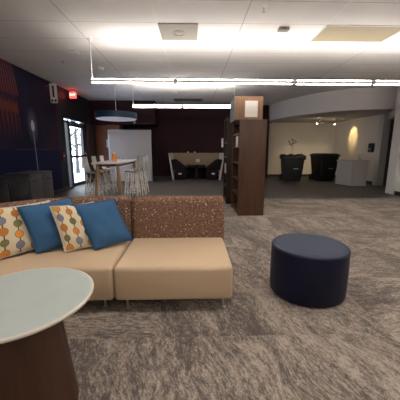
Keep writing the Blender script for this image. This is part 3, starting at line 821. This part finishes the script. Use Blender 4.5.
def bench(s, label):
    t = thing('booth_bench', label, 'bench', (.18, 12.45, 0), 0, 'booth benches')
    b = bm_(); box(b, min(s*1.02, s*.46), max(s*1.02, s*.46), .03, .66, .05, .46, .03, 3); obj('seat', b, 'boothdark', t)
    bb = bmesh.new()
    pts = [(1.10, .47), (1.19, .95), (1.0, .97), (.90, .92), (.52, .60), (.52, .47)]
    A = [bb.verts.new((s*p[0], .03, p[1])) for p in pts]; B = [bb.verts.new((s*(p[0]-.06 if p[0] > 1.0 else p[0]), .66, p[1])) for p in pts]
    bb.faces.new(A); bb.faces.new(B[::-1])
    for i in range(len(pts)): bb.faces.new((A[i], A[(i+1) % len(pts)], B[(i+1) % len(pts)], B[i]))
    bmesh.ops.recalc_face_normals(bb, faces=bb.faces)
    obj('backrest', bb, 'boothdark', t, False)
    b = bm_(); box(b, min(s*.70, s*.84), max(s*.70, s*.84), .018, .032, .27, .34); obj('tag', b, 'tag', t, False)
bench(-1, 'dark bench on the whiteboard side of the booth'); bench(1, 'dark bench on the bookcase side of the booth')
t = thing('booth_table', 'dark table between the two booth benches', 'table', (.18, 12.45, 0))
b = bm_(); box(b, -.42, .42, .06, .68, .63, .68, .01); obj('table_top', b, 'boothdark', t)
b = bm_(); box(b, -.05, .05, .32, .42, .02, .63); lathe(b, [(.24, 0), (.24, .02), (.05, .03)], 0, .37, 24); obj('pedestal', b, 'black', t)
b = bm_(); box(b, -.09, .09, -.02, 0, 0, .16, .01); o = obj('power_outlet_box', b, 'tag'); o.location = (.25, 13.148, .80); tag(o, 'small pale box on the tan booth back above its table', 'outlet')
for (x, lb) in ((-.22, 'small pale knob on the booth top rail, nearer the whiteboard'), (.10, 'small pale knob on the booth top rail, nearer the bookcases')):
    b = bm_(); lathe(b, [(.035, 0), (.035, .05), (.015, .07)], n=12); o = obj('cup', b, 'tag'); o.location = (x, 13.19, 1.25); tag(o, lb, 'cup', 'cups on the booth')

# ------------------------------------------------------------------ alcove: bins, cabinet, spots, dispenser
def bin_(label):
    t = thing('wheeled_bin', label, 'bin', (0, 0, 0), 0, 'wheeled bins in the alcove')
    bb = bmesh.new(); rings = []
    for (z, w, y0, y1) in ((.10, .36, -.34, .30), (.5, .405, -.385, .33), (1.12, .45, -.43, .40)):
        rings.append([bb.verts.new(p) for p in ((-w, y0, z), (w, y0, z), (w, y1, z), (-w, y1, z))])
    for i in range(2):
        for k in range(4): bb.faces.new((rings[i][k], rings[i][(k+1) % 4], rings[i+1][(k+1) % 4], rings[i+1][k]))
    bb.faces.new(rings[0][::-1]); bb.faces.new(rings[2])
    bmesh.ops.recalc_face_normals(bb, faces=bb.faces)
    bmesh.ops.bevel(bb, geom=list(bb.edges), offset=.03, segments=3, affect='EDGES', profile=.5)
    b = bm_(); merge(b, bb); box(b, -.34, .34, -.30, .2, 0, .12, .02); body = obj('body', b, 'bin', t)
    b = bm_(); box(b, -.49, .49, -.47, .42, 1.10, 1.15, .015); obj('rim', b, 'bin', t)
    b = bm_(); tube(b, [(-.30, .40, 1.12), (-.30, .50, 1.14), (.30, .50, 1.14), (.30, .40, 1.12)], .02, 8); obj('handle', b, 'bin', t)
    for s in (-1, 1):
        b = bm_(); p = bmesh.new(); bmesh.ops.create_cone(p, cap_ends=True, segments=24, radius1=.14, radius2=.14, depth=.07)
        for v in p.verts: v.co = Vector((s*.40+v.co.z, .30+v.co.x, .14+v.co.y))
        merge(b, p); obj('wheel', b, 'rubber', t)
    b = bm_(); box(b, -.02, .20, -.418, -.40, .55, .585); obj('label_plate', b, 'tag', t, False)
    return t
b0 = bin_('open black wheeled bin with a bag folded over its rim and a dried stem'); b0.location = (4.53, 12.25, 0); b0.rotation_euler = (0, 0, -.12)
b1 = dup(b0, (6.05, 12.35, 0), .18, 'closed black wheeled bin beside the white cabinet')
bl = bm_(); box(bl, -.47, .47, -.45, .42, 1.15, 1.20, .02); box(bl, -.40, .40, -.40, .38, 1.20, 1.235, .015); obj('lid', bl, 'bin', b1)
bg = bm_()
lathe(bg, [(.50, .98), (.53, 1.02), (.52, 1.13), (.46, 1.185), (.40, 1.17), (.36, 1.12)], n=40, cap=False)
for v in bg.verts:
    a = math.atan2(v.co.y, v.co.x); k = 1/max(abs(math.cos(a)), abs(math.sin(a)))**.85
    v.co.x *= k*.96; v.co.y *= k*.93; v.co.z += .025*math.sin(9*a)+.02*math.sin(5*a+1)
obj('bag', bg, 'bin', b0)
t = thing('dried_stem', 'thin dried stem with dark buds rising from the open bin', 'plant', (4.46, 12.2, 1.19))
b = bm_(); tube(b, [(0, 0, -.035), (.02, 0, .25), (0, 0, .5)], .010, 6)
tw = [(-.14, .58), (.10, .62), (.17, .55), (-.10, .46), (.05, .50), (.0, .66)]
for (x, z) in tw: tube(b, [(.01, 0, .36), (x*.6, .01, z-.08), (x, 0, z)], .006, 5)
obj('stalk', b, 'twig', t)
b = bm_()
for (x, z) in tw: sphere(b, (x, 0, z), (.035, .035, .028))
obj('bud', b, 'bud', t)

t = thing('white_cabinet', 'white cabinet with angled front standing in the alcove', 'cabinet', (0, 0, 0))
foot = [(5.84, 10.80), (6.03, 10.06), (6.62, 10.03), (6.78, 10.85)]
b = bm_(); prism(b, foot, .03, .97, .006, 2); obj('body', b, 'cabinet_white', t, False)
b = bm_(); prism(b, [(5.87, 10.78), (6.06, 10.10), (6.60, 10.07), (6.75, 10.82)], 0, .03); obj('plinth', b, 'base', t, False)
b = bm_(); prism(b, [(5.80, 10.83), (6.01, 10.03), (6.64, 10.0), (6.81, 10.88)], .97, 1.0, .004, 2); obj('top', b, 'cabinet_white', t, False)
t = thing('flower_vase', 'small clear vase of pale sprigs on the white cabinet', 'vase', (6.42, 10.3, 1.0))
b = bm_(); lathe(b, [(.001, .006), (.035, .006), (.05, .06), (.03, .13), (.036, .14), (.033, .14), (.028, .13)], n=20, cap=False); obj('vessel', b, 'glass', t)
b = bm_()
for i in range(9):
    a = i*.7; r = .05+.02*(i % 3)
    tube(b, [(0, 0, .02), (math.cos(a)*r*.4, math.sin(a)*r*.4, .14), (math.cos(a)*r*1.6, math.sin(a)*r*1.6, .20+.012*(i % 4))], .004, 5)
    sphere(b, (math.cos(a)*r*1.6, math.sin(a)*r*1.6, .20+.012*(i % 4)), .016, 8)
obj('sprigs', b, 'sprig', t)
t = thing('soap_dispenser', 'black wall dispenser by the pale post at the alcove end', 'dispenser', (7.35, 10.98, 1.30))
b = bm_(); box(b, -.13, 0, -.12, .12, 0, .36, .03, 3); obj('housing', b, 'black', t)
b = bm_(); box(b, -.137, -.125, -.04, .04, .10, .17, .003); obj('window', b, 'tag', t)
def spot(loc, aim, label):
    t = thing('track_spotlight', label, 'spotlight', loc, 0, 'spotlights under the soffit')
    L = Vector(loc); d = (Vector(aim)-L).normalized()
    b = bm_(); lathe(b, [(.05, -.02), (.055, 0)], n=16); tube(b, [(0, 0, -.01), (0, 0, -.12)], .012, 8); obj('stem', b, 'white_metal', t)
    p0 = Vector((0, 0, -.15)); b = bm_(); tube(b, [p0-d*.09, p0+d*.02, p0+d*.09], .05, 16, .06); obj('head', b, 'white_metal', t)
    b = bm_(); sphere(b, p0+d*.095, .042, 14); obj('bulb', b, 'spot_glow', t)
    ld = bpy.data.lights.new('spot', 'SPOT'); ld.energy = 70; ld.color = (1, .80, .50); ld.spot_size = 1.0; ld.spot_blend = .9; ld.shadow_soft_size = .05
    lo = bpy.data.objects.new('lamp_beam', ld); COL.objects.link(lo); lo.parent = t; lo.location = p0+d*.11; lo.rotation_euler = d.to_track_quat('-Z', 'Y').to_euler()
    return ld
l1 = spot((5.45, 11.9, 2.76), (5.2, 13.9, .9), 'track spotlight under the soffit, over the closed bin')
l2 = spot((6.30, 12.1, 2.76), (6.5, 14.0, .9), 'track spotlight under the soffit, nearer the side wall')
t = thing('recessed_downlight', 'small recessed downlight in the soffit close to the side wall', 'downlight', (6.80, 12.45, 2.76))
b = bm_(); ring(b, (0, 0, -.006), .07, .010, 24); obj('trim_ring', b, 'white_metal', t)
b = bm_(); lathe(b, [(.062, -.003), (.062, 0)], n=24); obj('lens', b, 'vent', t)
l3 = bpy.data.lights.new('spot', 'SPOT'); l3.color = (1, .70, .28); l3.spot_blend = 1.0; l3.shadow_soft_size = .05
lo = bpy.data.objects.new('lamp_beam', l3); COL.objects.link(lo); lo.parent = t; lo.location = (0, 0, -.03); lo.rotation_euler = Vector((.55, 0, -.66)).to_track_quat('-Z', 'Y').to_euler()
l1.energy = 55; l2.energy = 42; l3.energy = 30; l3.spot_size = .95

# ------------------------------------------------------------------ light and camera
w = bpy.data.worlds.new('World'); scn.world = w; w.use_nodes = True
bg = w.node_tree.nodes['Background']
sky = w.node_tree.nodes.new('ShaderNodeTexSky'); sky.sky_type = 'HOSEK_WILKIE'; sky.turbidity = 6.0
sky.sun_direction = (-.3, .5, .6)
mx = w.node_tree.nodes.new('ShaderNodeMix'); mx.data_type = 'RGBA'; mx.inputs[0].default_value = .25
mx.inputs[6].default_value = (.86, .93, 1, 1)
w.node_tree.links.new(sky.outputs[0], mx.inputs[7]); w.node_tree.links.new(mx.outputs[2], bg.inputs['Color'])
bg.inputs['Strength'].default_value = 5.0

cd = bpy.data.cameras.new('camera'); co = bpy.data.objects.new('camera', cd); COL.objects.link(co)
co.location = (0, 0, EYE); co.rotation_euler = (PI/2-.1866, 0, -.0270)
cd.sensor_width = 36; cd.lens = 268.6/400*36; cd.clip_start = .02; cd.clip_end = 200
scn.camera = co
vs = scn.view_settings
vs.view_transform = 'Standard'; vs.look = 'None'; vs.gamma = 1; vs.use_curve_mapping = False; vs.exposure = 1.55
scn.cycles.use_denoising = True
scn.cycles.max_bounces = 10; scn.cycles.diffuse_bounces = 5
scn.cycles.sample_clamp_indirect = 6.0
